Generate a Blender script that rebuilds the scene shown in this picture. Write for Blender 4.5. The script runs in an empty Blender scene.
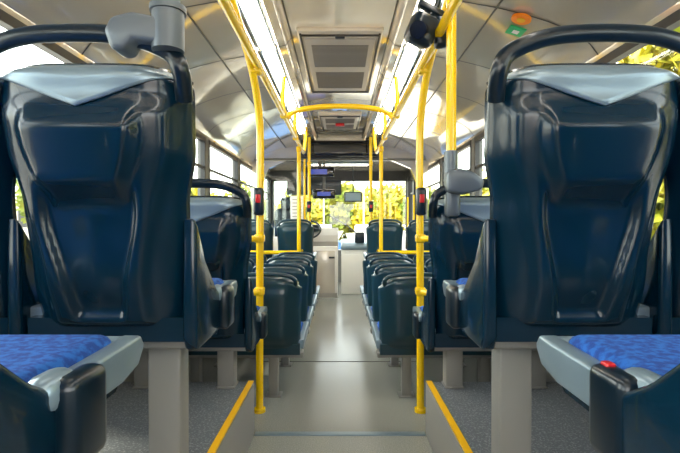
import bpy, bmesh, math, random
from mathutils import Vector, Matrix
random.seed(7)
C = bpy.context.scene.collection

# ---------------------------------------------------------------- materials
def mat(name, col, rough=0.5, metal=0.0, coat=0.0, noise=None, bump=None, emis=None, spec=0.5):
    m = bpy.data.materials.new(name); m.use_nodes = True
    nt = m.node_tree; b = nt.nodes['Principled BSDF']
    b.inputs['Base Color'].default_value = (*col, 1)
    b.inputs['Roughness'].default_value = rough
    b.inputs['Metallic'].default_value = metal
    b.inputs['Coat Weight'].default_value = coat
    b.inputs['Coat Roughness'].default_value = 0.05
    b.inputs['Specular IOR Level'].default_value = spec
    tc = nt.nodes.new('ShaderNodeTexCoord')
    if noise:
        scale, col2, lo, hi = noise
        n = nt.nodes.new('ShaderNodeTexNoise'); n.inputs['Scale'].default_value = scale
        n.inputs['Detail'].default_value = 3
        r = nt.nodes.new('ShaderNodeValToRGB')
        r.color_ramp.elements[0].position = lo; r.color_ramp.elements[1].position = hi
        r.color_ramp.elements[0].color = (*col, 1); r.color_ramp.elements[1].color = (*col2, 1)
        nt.links.new(tc.outputs['Object'], n.inputs['Vector'])
        nt.links.new(n.outputs['Fac'], r.inputs['Fac'])
        nt.links.new(r.outputs['Color'], b.inputs['Base Color'])
    if bump:
        n2 = nt.nodes.new('ShaderNodeTexNoise'); n2.inputs['Scale'].default_value = bump[0]
        bp = nt.nodes.new('ShaderNodeBump'); bp.inputs['Strength'].default_value = bump[1]
        bp.inputs['Distance'].default_value = 0.002
        nt.links.new(tc.outputs['Object'], n2.inputs['Vector'])
        nt.links.new(n2.outputs['Fac'], bp.inputs['Height'])
        nt.links.new(bp.outputs['Normal'], b.inputs['Normal'])
    if emis:
        b.inputs['Emission Color'].default_value = (*emis[0], 1)
        b.inputs['Emission Strength'].default_value = emis[1]
    return m

M_shell = mat('navy_plastic', (0.001, 0.017, 0.036), 0.2, coat=0.22, spec=0.34)
M_shell_low = mat('slate_plastic', (0.008, 0.038, 0.056), 0.28, coat=0.25, spec=.4)
M_silver = mat('silver_plastic', (0.22, 0.30, 0.36), 0.3, metal=0.4)
M_clamp = mat('clamp_grey', (0.12, 0.145, 0.17), 0.35, metal=0.3)
M_black = mat('black_rubber', (0.002, 0.010, 0.019), 0.28, coat=0.2, spec=.4)
M_blue = mat('blue_fabric', (0.003, 0.045, 0.26), 0.9, noise=(75, (0.010, 0.12, 0.48), 0.42, 0.60), bump=(900, 0.6))
M_ped = mat('painted_grey_steel', (0.26, 0.255, 0.24), 0.4, metal=0.2)
M_yellow = mat('yellow_enamel', (0.95, 0.60, 0.0), 0.22, coat=0.5)
M_yedge = mat('yellow_edge', (0.85, 0.46, 0.0), 0.5)
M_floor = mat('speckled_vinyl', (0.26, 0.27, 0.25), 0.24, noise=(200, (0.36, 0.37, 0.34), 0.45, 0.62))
M_floor2 = mat('platform_vinyl', (0.11, 0.125, 0.145), 0.42, noise=(150, (0.30, 0.31, 0.32), 0.52, 0.68))  # vinyl colour darkened slightly to deepen the shadow under the seats
M_step = mat('step_riser', (0.27, 0.265, 0.25), 0.45)
M_ceil = mat('cream_gloss_panel', (0.78, 0.70, 0.57), 0.07, metal=0.5, coat=0.9, noise=(1.2, (0.86, 0.79, 0.67), 0.3, 0.7))
M_ceil_c = mat('ceiling_centre_panel', (0.64, 0.58, 0.49), 0.2, metal=.2, coat=0.5)
M_vent = mat('vent_grey', (0.38, 0.35, 0.31), 0.45)
M_ventd = mat('vent_slot', (0.16, 0.15, 0.14), 0.6)
M_seam = mat('seam_dark', (0.03, 0.027, 0.024), 0.5)
M_wall = mat('side_panel', (0.26, 0.27, 0.27), 0.5)
M_pillar = mat('pillar_grey', (0.13, 0.128, 0.12), 0.4)
M_frame = mat('window_rubber', (0.012, 0.013, 0.015), 0.4)
M_white = mat('white_laminate', (0.88, 0.85, 0.79), 0.35)
M_dark = mat('dark_display', (0.004, 0.005, 0.008), 0.15, coat=0.3)
M_screen = mat('screen_blue', (0.02, 0.05, 0.2), 0.2, emis=((0.05, 0.08, 0.6), 0.35))
M_red = mat('red_button', (0.55, 0.008, 0.012), 0.3, coat=0.3)
M_orange = mat('orange_sticker', (0.95, 0.25, 0.0), 0.5)
M_green = mat('green_sticker', (0.02, 0.45, 0.15), 0.5)
M_lamp = mat('led_diffuser', (0.9, 0.9, 0.88), 0.4, emis=((1.0, 0.94, 0.84), 12.0))
M_asph = mat('asphalt', (0.36, 0.34, 0.31), 0.9, noise=(3, (0.46, 0.43, 0.39), 0.3, 0.7))
M_leaf = mat('leaf', (0.15, 0.23, 0.01), 0.6, noise=(0.8, (0.58, 0.44, 0.02), 0.35, 0.6))
M_leaf_d = mat('leaf_dark', (0.10, 0.19, 0.02), 0.6, noise=(0.8, (0.40, 0.38, 0.04), 0.35, 0.65))
M_bark = mat('bark', (0.12, 0.08, 0.05), 0.9)
M_hull = mat('boat_white', (0.85, 0.85, 0.85), 0.3)
M_carb = mat('car_blue', (0.05, 0.16, 0.4), 0.25, coat=0.6)
M_bldg = mat('plaster', (0.7, 0.64, 0.55), 0.8)

def glass_mat():
    m = bpy.data.materials.new('clear_glass'); m.use_nodes = True
    nt = m.node_tree; nt.nodes.clear()
    o = nt.nodes.new('ShaderNodeOutputMaterial'); mx = nt.nodes.new('ShaderNodeMixShader')
    t = nt.nodes.new('ShaderNodeBsdfTransparent'); g = nt.nodes.new('ShaderNodeBsdfGlossy')
    t.inputs['Color'].default_value = (0.92, 0.97, 0.96, 1); g.inputs['Roughness'].default_value = 0.02
    mx.inputs[0].default_value = 0.05
    nt.links.new(t.outputs[0], mx.inputs[1]); nt.links.new(g.outputs[0], mx.inputs[2]); nt.links.new(mx.outputs[0], o.inputs[0])
    return m
M_glass = glass_mat()

# ---------------------------------------------------------------- helpers
def link(name, me, m, parent=None, smooth=False, loc=None):
    o = bpy.data.objects.new(name, me); C.objects.link(o)
    if m: me.materials.append(m)
    if parent: o.parent = parent
    if loc is not None: o.location = loc
    if smooth:
        for p in me.polygons: p.use_smooth = True
    return o

def empty(name, loc=(0, 0, 0)):
    e = bpy.data.objects.new(name, None); e.empty_display_size = 0.1; e.location = loc
    C.objects.link(e); return e

def box(name, c, s, m, parent=None, bev=0.0, rot=None, seg=3):
    bm = bmesh.new(); bmesh.ops.create_cube(bm, size=1)
    for v in bm.verts: v.co = Vector((v.co.x*s[0], v.co.y*s[1], v.co.z*s[2]))
    if bev > 0:
        bev = min(bev, min(s)*.45)
        bmesh.ops.bevel(bm, geom=bm.edges[:], offset=bev, segments=seg, profile=0.5, affect='EDGES')
    me = bpy.data.meshes.new(name); bm.to_mesh(me); bm.free()
    o = link(name, me, m, parent, smooth=False, loc=c)
    if bev > 0:
        for p in me.polygons: p.use_smooth = True
        me.set_sharp_from_angle(angle=math.radians(50))
    if rot: o.rotation_euler = rot
    return o

def spline(pts, n=8):
    P = [Vector(p) for p in pts]; out = []
    for i in range(len(P)-1):
        p0 = P[max(i-1, 0)]; p1 = P[i]; p2 = P[i+1]; p3 = P[min(i+2, len(P)-1)]
        for k in range(n):
            t = k/n
            out.append(0.5*((2*p1)+(-p0+p2)*t+(2*p0-5*p1+4*p2-p3)*t*t+(-p0+3*p1-3*p2+p3)*t**3))
    out.append(P[-1]); return out

def tube(name, pts, r, m, parent=None, smooth_path=False, seg=14, sx=1.0):
    P = spline(pts) if smooth_path else [Vector(p) for p in pts]
    bm = bmesh.new(); rings = []
    t0 = (P[1]-P[0]).normalized()
    ref = Vector((0, 0, 1)) if abs(t0.z) < 0.9 else Vector((0, 1, 0))
    n = (ref - t0*ref.dot(t0)).normalized()
    for i, p in enumerate(P):
        t = (P[min(i+1, len(P)-1)]-P[max(i-1, 0)]).normalized()
        n = (n - t*n.dot(t)).normalized(); b = t.cross(n)
        rings.append([bm.verts.new(p+n*r*math.cos(a)+b*r*sx*math.sin(a)) for a in [2*math.pi*k/seg for k in range(seg)]])
    for i in range(len(rings)-1):
        for k in range(seg):
            bm.faces.new((rings[i][k], rings[i][(k+1) % seg], rings[i+1][(k+1) % seg], rings[i+1][k]))
    bm.faces.new(rings[0][::-1]); bm.faces.new(rings[-1])
    bmesh.ops.recalc_face_normals(bm, faces=bm.faces[:])
    me = bpy.data.meshes.new(name); bm.to_mesh(me); bm.free()
    o = link(name, me, m, parent, smooth=True); me.set_sharp_from_angle(angle=math.radians(50)); return o

def prism(name, prof, y0, y1, m, parent=None, axis='y', smooth=False, bev=0):
    bm = bmesh.new()
    def mk(a, b, t):
        if axis == 'y': return (a, t, b)
        if axis == 'x': return (t, a, b)
        return (a, b, t)
    A = [bm.verts.new(mk(a, b, y0)) for a, b in prof]; B = [bm.verts.new(mk(a, b, y1)) for a, b in prof]
    n = len(prof)
    for i in range(n): bm.faces.new((A[i], A[(i+1) % n], B[(i+1) % n], B[i]))
    bm.faces.new(A[::-1]); bm.faces.new(B)
    bmesh.ops.recalc_face_normals(bm, faces=bm.faces[:])
    if bev: bmesh.ops.bevel(bm, geom=bm.edges[:], offset=bev, segments=3, profile=0.5, affect='EDGES')
    me = bpy.data.meshes.new(name); bm.to_mesh(me); bm.free()
    o = link(name, me, m, parent, smooth or bev > 0)
    if smooth or bev: me.set_sharp_from_angle(angle=math.radians(35))
    return o

def grid(name, f, us, vs, m, parent=None, thick=0.0):
    bm = bmesh.new()
    V = [[bm.verts.new(f(u, v)) for u in us] for v in vs]
    for j in range(len(vs)-1):
        for i in range(len(us)-1):
            bm.faces.new((V[j][i], V[j][i+1], V[j+1][i+1], V[j+1][i]))
    me = bpy.data.meshes.new(name); bm.to_mesh(me); bm.free()
    o = link(name, me, m, parent, smooth=True)
    if thick:
        s = o.modifiers.new('thick', 'SOLIDIFY'); s.thickness = thick; s.offset = -1
    return o

def lin(a, b, n): return [a+(b-a)*i/(n-1) for i in range(n)]
def ss(a, b, x):
    t = max(0, min(1, (x-a)/(b-a))); return t*t*(3-2*t)
def interp(tab, v):
    for (a, x), (b, y) in zip(tab, tab[1:]):
        if v <= b:
            t = (v-a)/(b-a); t = t*t*(3-2*t); return x+(y-x)*t
    return tab[-1][1]

# ---------------------------------------------------------------- seats
HI_W = [(0, .188), (.08, .203), (.3, .198), (.5, .205), (.72, .228), (.93, .232), (1.0, .216)]
LO_W = [(0, .17), (.12, .195), (.5, .20), (.85, .21), (1.0, .185)]
def shellf(H, W, lean, wrap, hi, off=0.0):
    def f(u, v):
        w = interp(W, v); au = abs(u)
        x = u*w
        z = H*v - ((0.018 if hi else .03)*ss(.86, 1, v)+0.03*(1-ss(0, .1, v)))*au**5 - (0.0 if hi else 0.015*au*au*v)
        y = -lean*(v**1.1) + wrap*(au**5) + 0.05*ss(.93, 1.0, v)**2 + 0.05*(1-ss(0, .08, v))**2
        y += 0.03*ss(0, .25, .25-v if v < .25 else 0)
        if hi:
            wid = 0.56+0.28*ss(.1, .8, v)
            a = (1-ss(wid-.06, wid+.08, au))*ss(.02, .08, v)*(1-ss(.80, .90, v))
            y -= 0.016*a
            wh = .44+.16*ss(.45, .78, v)
            hb = (1-ss(wh-.12, wh+.03, au))*ss(.46, .60, v)*(1-ss(.75, .85, v))
            y -= 0.028*hb
            wc = .26+.24*ss(.05, .5, v)
            c = (1-ss(wc-.04, wc+.08, au))*ss(.06, .12, v)*(1-ss(.50, .60, v))
            y += 0.024*c
            d = (1-ss(0, .30, au))*ss(.10, .2, v)*(1-ss(.36, .56, v))
            y -= 0.008*d
        else:
            a = (1-ss(.55, .72, au))*ss(.1, .2, v)*(1-ss(.75, .88, v))
            y -= 0.014*a
        return Vector((x, y+off, z))
    return f

def seat(x, y, z, floor, side, hi=True, handle=True, ped=True, button=False, poff=.12, sx=1.0):
    e = empty('bus_seat', (x, y, z)); e.scale = (sx, 1, 1)
    H = .65 if hi else .46
    W = HI_W if hi else LO_W
    lean = .10 if hi else .06
    wrap = .085 if hi else .07
    f = shellf(H, W, lean, wrap, hi)
    grid('back_shell', f, lin(-1, 1, 61 if hi else 25), lin(0, 1, 81 if hi else 30), M_shell if hi else M_shell_low, e, thick=0.012)
    box('back_pad', (0, .062-lean/2+.01, H*.5), (.345, .05, H*.84), M_blue, e, .022, rot=(math.atan(lean/H), 0, 0))
    if hi:
        def tr(u, t):
            vb = .968-.135*(1-abs(u))**0.85
            v = vb+(.988-vb)*t
            p = f(u*.93, v); p.y -= .006; return p
        grid('silver_trim', tr, lin(-1, 1, 41), lin(0, 1, 8), M_silver, e, thick=0.004)
    if handle:
        if hi:
            pts = [(-.222, -lean*.8+.03, H-.085), (-.228, -lean+.012, H-.035), (-.205, -lean+.008, H+.008), (-.12, -lean+.002, H+.040), (0, -lean, H+.048),
                   (.12, -lean+.002, H+.040), (.205, -lean+.008, H+.008), (.228, -lean+.012, H-.035), (.222, -lean*.8+.03, H-.085)]
            tube('grab_handle', pts, .0150, M_black, e, True, sx=1.3)
        else:
            pts = [(-.17, -lean+.05, H-.06), (-.17, -lean+.03, H-.02), (-.10, -lean+.02, H+.008), (.10, -lean+.02, H+.008), (.17, -lean+.03, H-.02), (.17, -lean+.05, H-.06)]
            tube('grab_handle', pts, .012, M_shell_low, e, True)
    prism('seat_pan', [(.03, -.01), (.45, .0), (.50, .035), (.50, .05), (.03, .05)], -.195, .195, M_shell if hi else M_shell_low, e, axis='x')
    box('cushion', (0, .27, .068), (.365, .43, .055), M_blue, e, .024)
    for s in (-1, 1):
        prism('pan_rim', [(.06, .018), (.44, .018), (.50, .030), (.525, .062), (.51, .083), (.44, .080), (.06, .072)], s*.178, s*.214, M_silver, e, axis='x', bev=.006)
    box('front_rim', (0, .507, .058), (.40, .03, .045), M_silver, e, .012)
    if hi:
        prism('side_wing', [(.02, .30), (.06, .25), (.10, .19), (.20, .105), (.26, .07), (.26, -.03), (.04, -.035), (.02, 0)], side*.190, side*.226, M_shell, e, axis='x', bev=.010)
        xs = side*(.232 if not button else .210)
        box('armrest_hinge', (xs, .28, .032), (.040, .085, .125), M_black, e, .016)
        box('armrest_hinge_lid', (xs-side*.022, .255, .075), (.045, .07, .05), M_silver, e, .02)
        if button:
            box('stop_push', (xs, .30, .094), (.014, .018, .008), M_red, e, .003)
    if ped:
        fl = floor-z
        px = side*(poff if hi else .03)
        box('pedestal_post', (px, .12, (fl-.03)/2-.005), (.085 if hi else .055, .07, -.03-fl-.002), M_ped, e, .006)
        box('pedestal_foot', (px, .12, fl+.005), (.095, .085, .008), M_ped, e, .003)
        box('cross_beam', (side*.01, .10, -.020), (.40, .09, .03), M_ped, e, .006)
    return e

ZP = -.75
ZL = -1.05
rows = [(.32, -.290), (1.09, -.287), (1.95, -.54)]
for i, (d, z) in enumerate(rows):
    for s in (-1, 1):
        seat(s*(.578 if i < 2 else .588), d, z, ZP, -s, True, True, True, button=(s == 1 and i == 0), poff=.12 if i < 2 else .08, sx=1 if i < 2 else .9)
        seat(s*(.995 if i < 2 else 1.0), d, z, ZP, -s, True, True, True, sx=.92 if i < 2 else .9)
for d in (2.62, 3.2, 3.8, 4.4):
    for s in (-1, 1):
        seat(s*.43, d, -.77, ZL, -s, False, True, True)
        seat(s*.90, d, -.77, ZL, -s, False, True, True)
for s in (-1, 1):
    for d in (5.05,):
        seat(s*.50, d, -.45, -.80, -s, False, True, True)
        seat(s*.95, d, -.45, -.80, -s, False, True, True)

# ---------------------------------------------------------------- floor & platforms
Y0, Y1, XF = -1.3, 8.0, 1.22
box('floor', (0, (2.13+Y1)/2, ZL-.05), (2.44, Y1-2.13, .1), M_floor)
box('floor_rear_aisle', (0, (Y0+2.13)/2, -1.05), (.82, 2.13-Y0, .1), M_floor)
for s, n in ((-1, 'left'), (1, 'right')):
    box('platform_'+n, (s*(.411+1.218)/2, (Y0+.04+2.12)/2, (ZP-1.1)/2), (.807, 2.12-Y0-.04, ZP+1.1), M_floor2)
    e = empty('trim_step_edge', (s*.417, 0, ZP))
    box('yellow_nosing', (0, (Y0+2.12)/2, .003), (.024, 2.12-Y0, .006), M_yedge, e)
    box('grey_riser_plate', (-s*.011, (Y0+2.12)/2, -.125), (.006, 2.12-Y0, .24), M_step, e)
    box('wheel_arch_'+n, (s*.80, 5.3, (-.80+ZL)/2), (.82, .9, .25), M_step, None, .02)
box('trim_step_nosing', (0, 2.125, -.998), (.80, .03, .008), M_silver)
box('trim_floor_seam', (0, 3.4, ZL+.001), (1.2, .006, .003), M_seam)

# ---------------------------------------------------------------- walls / windows
ZW0, ZW1 = -.12, .76
pill = [-1.2, .12, 1.45, 2.85, 4.15, 5.45, 6.7, 7.95]
wn = 1
for s, n in ((-1, 'left'), (1, 'right')):
    e = empty('wall_'+n, (s*1.25, 0, 0))
    box('lower_panel', (0, (Y0+Y1)/2, (ZL-.1+ZW0)/2), (.06, Y1-Y0, ZW0-ZL+.1), M_wall, e)
    box('sill_rail', (-s*.015, (Y0+Y1)/2, ZW0-.01), (.04, Y1-Y0, .03), M_pillar, e, .008)
    box('cant_rail', (0, (Y0+Y1)/2, .96), (.06, Y1-Y0, .40), M_ceil, e)
    for p in pill:
        box('pillar', (0, p, (ZW0+ZW1)/2), (.07, .11, ZW1-ZW0), M_pillar, e)
    for a, b in zip(pill, pill[1:]):
        w = empty('window_%d' % wn, (s*1.25, (a+b)/2, (ZW0+ZW1)/2)); wn += 1
        L = b-a-.11; Hh = ZW1-ZW0
        box('glass', (s*.01, 0, 0), (.004, L, Hh), M_glass, w)
        box('frame_top', (-s*.02, 0, Hh/2-.02), (.04, L, .04), M_frame, w)
        box('frame_bottom', (-s*.02, 0, -Hh/2+.02), (.04, L, .04), M_frame, w)
        box('frame_a', (-s*.02, -L/2+.015, 0), (.04, .03, Hh), M_frame, w)
        box('frame_b', (-s*.02, L/2-.015, 0), (.04, .03, Hh), M_frame, w)
        box('hopper_bar', (-s*.02, 0, Hh/2-.27), (.03, L, .02), M_frame, w)
e = empty('wall_rear', (0, Y0, 0))
box('lower', (0, 0, -.6), (2.5, .06, 1.0), M_wall, e); box('upper', (0, 0, .98), (2.5, .06, .45), M_ceil, e)
box('side_l', (-1.15, 0, .3), (.2, .06, .95), M_pillar, e); box('side_r', (1.15, 0, .3), (.2, .06, .95), M_pillar, e)

# ---------------------------------------------------------------- ceiling
prof = [(1.24, .76), (1.215, .80), (1.18, .845), (1.13, .885), (1.06, .920), (.98, .950), (.90, .975), (.82, .996), (.74, 1.015), (.60, 1.04), (.52, 1.05), (.505, 1.085), (.40, 1.115), (.385, 1.10), (.34, 1.11), (.31, 1.15), (.29, 1.155)]
full = prof + [(-a, b) for a, b in prof[::-1]]
topo = [(-1.28, .76), (-1.28, 1.25), (1.28, 1.25), (1.28, .76)]
prism('ceiling', full+topo, Y0, 6.25, M_ceil, smooth=True)
e = empty('ceiling_rib_trim')
def rib(y):
    bm = bmesh.new()
    P = [(a, b-.003) for a, b in prof]
    for s in (1, -1):
        A = [bm.verts.new((s*a, y-.005, b)) for a, b in P]; B = [bm.verts.new((s*a, y+.005, b)) for a, b in P]
        for i in range(len(P)-1): bm.faces.new((A[i], A[i+1], B[i+1], B[i]))
    me = bpy.data.meshes.new('rib'); bm.to_mesh(me); bm.free()
    link('rib_seam', me, M_seam, e)
for p in (.8, 1.45, 2.15, 2.85, 3.5, 4.15, 4.8, 5.45): rib(p)
for s in (-1, 1):
    box('duct_seam', (s*.74, 2.5, 1.011), (.006, 7.4, .006), M_seam, e)
    box('edge_seam', (s*.30, 2.5, 1.152), (.008, 7.4, .006), M_seam, e)
    for k in range(5):
        L = empty('ceiling_light_strip', (s*.452, -.55+k*1.36, 1.085))
        box('diffuser', (0, 0, .0), (.08, 1.26, .02), M_lamp, L, .008, rot=(0, s*.28, 0))
        box('bezel_out', (s*.046, 0, -.010), (.012, 1.3, .02), M_silver, L, .003)
        box('bezel_in', (-s*.046, 0, .012), (.012, 1.3, .02), M_silver, L, .003)

def hatch(y, w, l, name):
    h = empty(name, (0, y, 1.155))
    box('frame', (0, 0, -.008), (w, l, .03), M_ceil_c, h, .01)
    box('panel', (0, 0, -.026), (w*.84, l*.84, .012), M_vent, h, .004)
    for a in (-1, 1):
        for k in range(20):
            yy = a*l*.20 + (-l*.15+k*l*.30/19)
            box('louvre', (0, yy, -.033), (w*.70, l*.006, .004), M_ventd, h)
    box('rim_l', (-w*.46, 0, -.028), (.010, l*.95, .010), M_seam, h); box('rim_r', (w*.46, 0, -.028), (.010, l*.95, .010), M_seam, h)
    box('rim_a', (0, -l*.46, -.028), (w*.92, .010, .010), M_seam, h); box('rim_b', (0, l*.46, -.028), (w*.92, .010, .010), M_seam, h)
    box('latch', (0, -l*.45, -.032), (.06, .03, .02), M_black, h, .005)
hatch(3.35, .52, 1.3, 'roof_ventilation_hatch')
hatch(5.2, .46, .75, 'roof_emergency_hatch')
hatch(1.2, .52, 1.3, 'roof_ventilation_hatch')
o = empty('emergency_hammer', (0, 5.15, 1.10)); box('holder', (0, 0, 0), (.10, .05, .03), M_red, o, .006)

# ---------------------------------------------------------------- front cab
f = empty('wall_front', (0, 6.3, 0))
box('header', (0, 0, 1.07), (2.5, .10, .38), M_ceil, f)
box('header_lip', (0, -.055, .86), (2.44, .05, .03), M_pillar, f, .01)
for s in (-1, 1):
    prism('corner_gusset', [(s*1.22, .88), (s*.65, .88), (s*.98, .74), (s*1.08, .5), (s*1.22, .3)], -.04, .04, M_ceil, f)
o = empty('destination_display', (0, 6.12, .985))
box('housing', (0, 0, 0), (1.02, .08, .20), M_dark, o, .036); box('surround', (0, .045, 0), (1.12, .05, .24), M_frame, o, .02)
box('lens', (0, -.043, 0), (.70, .006, .10), M_frame, o, .002)
box('ceiling_cab', (0, 7.15, .93), (2.5, 1.75, .06), M_ceil)
o = empty('added_cab_fill_lamp', (0, 6.9, .885)); box('housing', (0, 0, 0), (.9, .16, .03), M_silver, o, .01); box('diffuser', (0, 0, -.017), (.84, .11, .012), M_lamp, o, .004)  # glowing cab fixture added only to brighten the front end
o = empty('route_monitor', (-.28, 6.35, .70)); box('body', (0, 0, 0), (.40, .06, .13), M_dark, o, .015); box('screen', (-.02, -.032, 0), (.24, .004, .07), M_screen, o); box('hanger', (0, 0, .10), (.06, .03, .10), M_pillar, o)
o = empty('ticket_validator_display', (-.24, 6.8, .42)); box('body', (0, 0, 0), (.34, .08, .14), M_dark, o, .02); box('screen', (0, -.042, 0), (.2, .004, .06), M_screen, o); box('stem', (0, .03, .26), (.04, .03, .42), M_pillar, o)
w = empty('window_windscreen', (0, 8.02, .22))
box('glass', (0, 0, 0), (2.4, .006, 1.35), M_glass, w)
box('header', (0, 0, .62), (2.5, .08, .24), M_frame, w)
box('post_l', (-1.22, 0, 0), (.12, .1, 1.4), M_frame, w); box('post_r', (1.22, 0, 0), (.12, .1, 1.4), M_frame, w)
tube('wiper', [(.5, .03, -.60), (.15, .04, -.3), (-.2, .05, -.1)], .012, M_black, w)
o = empty('sun_visor', (-.45, 7.9, .60)); box('blind', (0, 0, 0), (.95, .02, .26), M_black, o, .008)
o = empty('interior_mirror', (.22, 7.6, .42)); box('housing', (0, 0, 0), (.30, .05, .17), M_black, o, .024); box('mirror_face', (0, -.027, 0), (.26, .004, .13), M_silver, o, .002); tube('arm', [(0, 0, .06), (0, .04, .48)], .012, M_black, o)
o = empty('front_apron', (0, 8.0, -.83)); box('panel', (0, 0, 0), (2.5, .10, .68), M_wall, o)
o = empty('driver_dashboard', (-.45, 7.7, -.30))
prism('dash_body', [(-.28, -.75), (.25, -.75), (.25, .16), (.05, .20), (-.15, .08), (-.28, -.02)], -.70, .42, M_vent, o, axis='x')
box('instrument_pod', (-.1, -.08, .2), (.42, .12, .12), M_black, o, .03)
o = empty('steering_wheel', (-.52, 7.26, -.12))
R = .21; pts = [(R*math.cos(a), R*math.sin(a)*.75, R*math.sin(a)*.66) for a in [2*math.pi*k/40 for k in range(41)]]
tube('rim', pts, .015, M_black, o); tube('spoke', [(-R, 0, 0), (R, 0, 0)], .014, M_black, o); tube('column', [(0, 0, 0), (0, .14, -.18)], .03, M_black, o)
box('hub', (0, 0, 0), (.11, .05, .09), M_black, o, .02)
o = empty('driver_seat', (-.72, 6.75, -.45))
box('backrest', (0, -.15, .32), (.46, .12, .66), M_black, o, .05); box('base', (0, .12, -.05), (.48, .5, .14), M_black, o, .05)
box('headrest', (0, -.17, .72), (.28, .09, .18), M_black, o, .04); box('pedestal', (0, .1, -.36), (.3, .3, .48), M_black, o, .03)
o = empty('door_1', (-.25, 6.15, -.68))
box('leaf', (0, 0, 0), (.44, .04, .70), M_white, o, .01); box('inset', (0, -.022, 0), (.36, .006, .58), M_ceil_c, o, .002)
box('handle', (.14, -.035, .2), (.08, .02, .025), M_black, o, .006); box('kick_plate', (0, -.023, -.31), (.42, .006, .06), M_vent, o)
o = empty('driver_partition', (-.85, 6.15, -.25)); box('panel', (0, 0, -.38), (.74, .04, .86), M_white, o, .01); box('glass_screen', (0, 0, .5), (.74, .006, .86), M_glass, o)
tube('frame_tube', [(.37, 0, .05), (.37, 0, 1.1)], .015, M_yellow, o)
o = empty('ticket_cabinet', (.24, 6.75, -.70))
box('body', (0, 0, 0), (.44, .35, .70), M_white, o, .015); box('slanted_top', (0, -.02, .37), (.46, .4, .06), M_silver, o, .02, rot=(.25, 0, 0)); box('panel_door', (0, -.178, -.02), (.36, .006, .5), M_white, o, .002)
box('ticket_reader', (.05, -.05, .47), (.14, .08, .16), M_black, o, .02); box('lock', (.1, -.184, .1), (.02, .01, .03), M_black, o)
o = empty('notice_board', (-.58, 6.1, .18)); box('frame', (0, 0, 0), (.17, .015, .34), M_white, o, .004)
for k in range(6): box('line', (0, -.009, .12-k*.045), (.12, .002, .012), M_vent, o)
o = empty('door_2', (1.15, 7.0, -.1))
for k in (-.3, .3):
    box('leaf_frame_a', (0, k-.27, 0), (.04, .04, 1.7), M_frame, o); box('leaf_frame_b', (0, k+.27, 0), (.04, .04, 1.7), M_frame, o)
    tube('door_grab', [(-.06, k, -.5), (-.06, k, .5)], .014, M_yellow, o)

# ---------------------------------------------------------------- yellow rails
r = .0205
for s, n in ((-1, 'left'), (1, 'right')):
    h = empty('overhead_handrail')
    X = s*.42
    tube('rail', [(X, -1.2, .80), (X, 2.0, .80), (X, 5.2, .80)], r, M_yellow, h)
    tube('rail_end', [(X, 5.2, .80), (X, 5.32, .84), (X*.98, 5.38, .95), (X*.96, 5.4, 1.11)], r, M_yellow, h, True)
    for yy in (.4, 3.4, 4.3):
        tube('drop_bracket', [(X, yy, .80), (X*1.02, yy, .92), (X*1.0, yy, 1.10)], r*.8, M_yellow, h, True)
        box('clamp', (X, yy, .80), (.052, .06, .052), M_yellow, h, .01)
    g = empty('grab_pole', (0, 0, 0))
    tube('pole', [(s*.445, 2.5, ZL), (s*.442, 2.5, -.2), (s*.438, 2.5, .35), (s*.440, 2.46, .60), (s*.455, 2.33, .80), (s*.48, 2.12, .95), (s*.50, 1.95, 1.06)], r, M_yellow, g, True)
    tube('foot_flange', [(s*.445, 2.5, ZL), (s*.445, 2.5, ZL+.02)], .033, M_yellow, g)
    tube('top_flange', [(s*.498, 1.96, 1.04), (s*.50, 1.94, 1.065)], .035, M_yellow, g)
    box('rail_joint', (s*.435, 2.36, .79), (.06, .07, .05), M_yellow, g, .012)
    for zz in (-.09, -.38):
        tube('seat_link', [(s*.44, 2.5, zz), (s*.46, 2.44, zz), (s*.53, 2.38, zz)], .017, M_yellow, g)
        box('link_clamp', (s*.442, 2.49, zz), (.055, .055, .045), M_yellow, g, .01)
    b = empty('stop_request_button', (s*.438, 2.46, .11))
    box('body', (0, -.01, 0), (.055, .055, .15), M_black, b, .016); box('push', (0, -.040, .015), (.026, .008, .045), M_red, b, .004)
    for (xx, yy) in ((.43, 4.75), (.40, 5.9)):
        g = empty('grab_pole', (s*xx, yy, 0))
        tube('pole', [(0, 0, ZL), (0, 0, .79 if yy < 5.2 else 1.1)], r, M_yellow, g)
        tube('foot_flange', [(0, 0, ZL), (0, 0, ZL+.02)], .035, M_yellow, g)
        box('clamp', (0, 0, .76), (.05, .05, .06), M_yellow, g, .01)
    g = empty('guard_rail', (s*.43, 4.75, 0))
    tube('upper_bar', [(0, 0, -.32), (s*.74, 0, -.32)], r, M_yellow, g)
    tube('lower_bar', [(0, 0, -.62), (s*.74, 0, -.62)], r*.9, M_yellow, g)
    tube('long_bar', [(0, 0, -.32), (-s*.02, 1.15, -.32)], r, M_yellow, g)
    tube('wall_post', [(s*.74, 0, ZL), (s*.74, 0, -.32)], r*.9, M_yellow, g)
    b = empty('stop_request_button', (s*.40, 5.86, .2)); box('body', (0, 0, 0), (.06, .05, .14), M_black, b, .014); box('push', (0, -.028, 0), (.03, .008, .04), M_red, b, .003)
h = empty('cross_handrail')
tube('arch', [(-.42, 3.55, .80), (-.36, 3.55, .86), (-.20, 3.55, .895), (0, 3.55, .905), (.20, 3.55, .895), (.36, 3.55, .86), (.42, 3.55, .80)], r, M_yellow, h, True)

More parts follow.
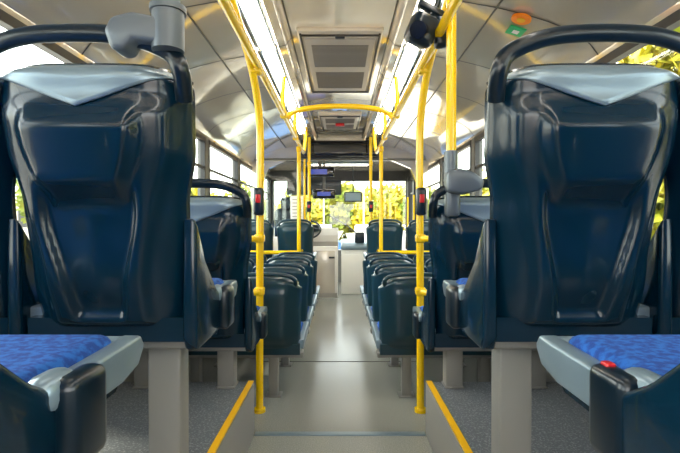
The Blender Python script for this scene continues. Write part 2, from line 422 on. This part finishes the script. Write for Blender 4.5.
# seat-mounted poles with grey clamps
g = empty('grab_pole')
tube('pole', [(.455, 1.86, .16), (.455, 1.86, .6), (.455, 1.86, 1.06)], .0205, M_yellow, g)
tube('sleeve', [(.455, 1.86, .15), (.455, 1.86, .29)], .028, M_clamp, g)
prism('clamp_body', [(.425, .12), (.425, .20), (.47, .215), (.53, .20), (.575, .165), (.565, .13), (.50, .11)], 1.79, 1.87, M_clamp, g, bev=.014)
box('clamp_leg', (.46, 1.86, .08), (.06, .06, .12), M_clamp, g, .018)
g = empty('grab_pole')
tube('pole', [(-.372, 1.0, .44), (-.372, 1.0, .8), (-.372, 1.0, 1.11)], .0205, M_clamp, g)
tube('sleeve', [(-.372, .985, .37), (-.372, .985, .455)], .034, M_clamp, g, seg=24)
tube('collar', [(-.372, .985, .452), (-.372, .985, .465)], .038, M_clamp, g, seg=24)
prism('clamp_body', [(-.36, .375), (-.36, .43), (-.44, .445), (-.485, .435), (-.50, .405), (-.485, .365), (-.455, .362), (-.44, .385)], .955, 1.02, M_clamp, g, bev=.012)

b = empty('surveillance_camera', (.37, 1.95, .82))
box('head', (-.02, 0, .0), (.12, .10, .13), M_black, b, .03, rot=(.2, .35, .3)); tube('lens', [(-.03, -.03, -.01), (-.05, -.08, -.03)], .035, M_dark, b, seg=24)
tube('arm', [(.0, 0, .05), (.05, 0, .12), (.06, .0, .28)], .013, M_black, b, True)
box('speaker', (.065, 0, -.01), (.06, .06, .13), M_black, b, .018); box('antenna_mount', (.02, 0, .09), (.12, .04, .03), M_black, b, .01, rot=(0, .5, 0))
b = empty('round_sticker', (.865, 2.17, .972)); b.rotation_euler = (0, .28, 0)
tube('disc', [(0, 0, .0), (0, 0, -.010)], .046, M_orange, b, seg=30); tube('disc_centre', [(0, 0, -.006), (0, 0, -.013)], .02, M_yedge, b, seg=30)
b = empty('exit_sticker', (.885, 2.29, .964)); b.rotation_euler = (0, .28, 0)
box('label', (0, 0, -.004), (.08, .08, .008), M_green, b); box('mark', (0, 0, -.009), (.03, .03, .004), M_white, b)

# ---------------------------------------------------------------- outside
box('ground_outside', (0, 20, -1.45), (160, 160, .1), M_asph)
def tree(x, y, h, R, m, n=2600, ls=1.0):
    e = empty('leafy_tree', (x, y, -1.4))
    tube('trunk', [(0, 0, 0), (.1, 0, h*.35), (0, .1, h*.7)], .14, M_bark, e, True)
    bm = bmesh.new(); blobs = [(random.uniform(-R, R)*.6, random.uniform(-R, R)*.6, h*.6+random.uniform(-R, R)*.55, R*random.uniform(.4, .65)) for _ in range(9)]
    for k in range(n):
        bx, by, bz, br = random.choice(blobs)
        d = Vector((random.gauss(0, 1), random.gauss(0, 1), random.gauss(0, 1))).normalized()*br*random.uniform(.55, 1.05)
        c = Vector((bx, by, bz))+d
        a = Vector((random.gauss(0, 1), random.gauss(0, 1), random.gauss(0, 1))).normalized()*.15*ls
        b_ = a.orthogonal().normalized()*.11*ls
        bm.faces.new([bm.verts.new(c+a), bm.verts.new(c+b_), bm.verts.new(c-a), bm.verts.new(c-b_)])
    me = bpy.data.meshes.new('foliage'); bm.to_mesh(me); bm.free(); link('foliage', me, m, e)
for k in range(8): tree(5.6+random.uniform(0, 1.5), 1+k*2.3, 4.6, 2.1, M_leaf, 3600)
for k in range(4): tree(-16+random.uniform(-2, 2), 12+k*6, 3.6, 1.8, M_leaf_d)
for k in range(9): tree(-13+k*3.2, 32+random.uniform(-2, 2), 3.4, 2.2, M_leaf if k % 2 else M_leaf_d, 2200, 1.6)
def boat(x, y, s):
    e = empty('moored_boat', (x, y, -1.4))
    prism('hull', [(-s, .9*s), (-s*.7, .15), (s*.7, .15), (s*1.2, 1.0*s)], -.6, .6, M_hull, e)
    box('cabin', (0, 0, 1.15*s), (s, .8, .5*s), M_white, e, .1); tube('mast', [(0, 0, s), (0, 0, 4.5*s)], .03, M_hull, e)
    box('cradle', (0, 0, .08), (s, .5, .16), M_black, e)
for x, y, s in ((-3.0, 20, 1.0), (1.2, 23, .9), (-.9, 25, .9), (4.0, 24, 1.0)): boat(x, y, s)
def car(x, y, m):
    e = empty('parked_car', (x, y, -1.4))
    prism('body', [(-2, .3), (2, .3), (2.05, .75), (1.2, .85), (.7, 1.3), (-.9, 1.35), (-1.7, .85), (-2.05, .75)], -.8, .8, m, e)
    prism('glazing', [(-1.45, .88), (1.05, .88), (.65, 1.24), (-.85, 1.28)], -.81, .81, M_dark, e)
    for xx in (-1.25, 1.25):
        for yy in (-.75, .75):
            tube('wheel', [(xx, yy-.1, .3), (xx, yy+.1, .3)], .3, M_black, e, seg=24)
car(-1.6, 14, M_carb); car(-6.5, 13, M_hull)
o = empty('harbour_building', (-26, 24, -1.4)); box('block', (0, 0, 1.6), (6, 30, 3.2), M_bldg, o)
for k in range(9): box('opening', (3.01, -12+k*3, 1.7), (.04, 1.2, 1.4), M_frame, o)

# ---------------------------------------------------------------- light
wd = bpy.data.worlds.new('sky'); bpy.context.scene.world = wd; wd.use_nodes = True
nt = wd.node_tree; bg = nt.nodes['Background']
sky = nt.nodes.new('ShaderNodeTexSky'); sky.sky_type = 'NISHITA'; sky.sun_disc = False
sky.sun_elevation = math.radians(42); sky.sun_rotation = math.radians(-60); sky.dust_density = 3.0
mix = nt.nodes.new('ShaderNodeMixRGB'); mix.inputs[0].default_value = .65; mix.inputs[2].default_value = (7.6, 7.1, 6.3, 1)
nt.links.new(sky.outputs[0], mix.inputs[1]); nt.links.new(mix.outputs[0], bg.inputs['Color'])
bg.inputs['Strength'].default_value = 1.0
sl = bpy.data.lights.new('sun', 'SUN'); sl.energy = 5; sl.angle = .08; sl.color = (1, .86, .68)
so = bpy.data.objects.new('sun', sl); C.objects.link(so); so.rotation_euler = Vector((.45, -.35, -1.1)).to_track_quat('-Z', 'Y').to_euler()

vs = bpy.context.scene.view_settings
try:
    vs.view_transform = 'Standard'; vs.look = 'None'; vs.exposure = 0.35
except Exception as ex: print(ex)

# ---------------------------------------------------------------- camera
cd = bpy.data.cameras.new('camera'); cd.lens = 24; cd.sensor_width = 36; cd.clip_start = .02; cd.clip_end = 300
co = bpy.data.objects.new('camera', cd); C.objects.link(co); co.location = (0, 0, 0); co.rotation_euler = (math.radians(90-.57), 0, 0)
bpy.context.scene.camera = co
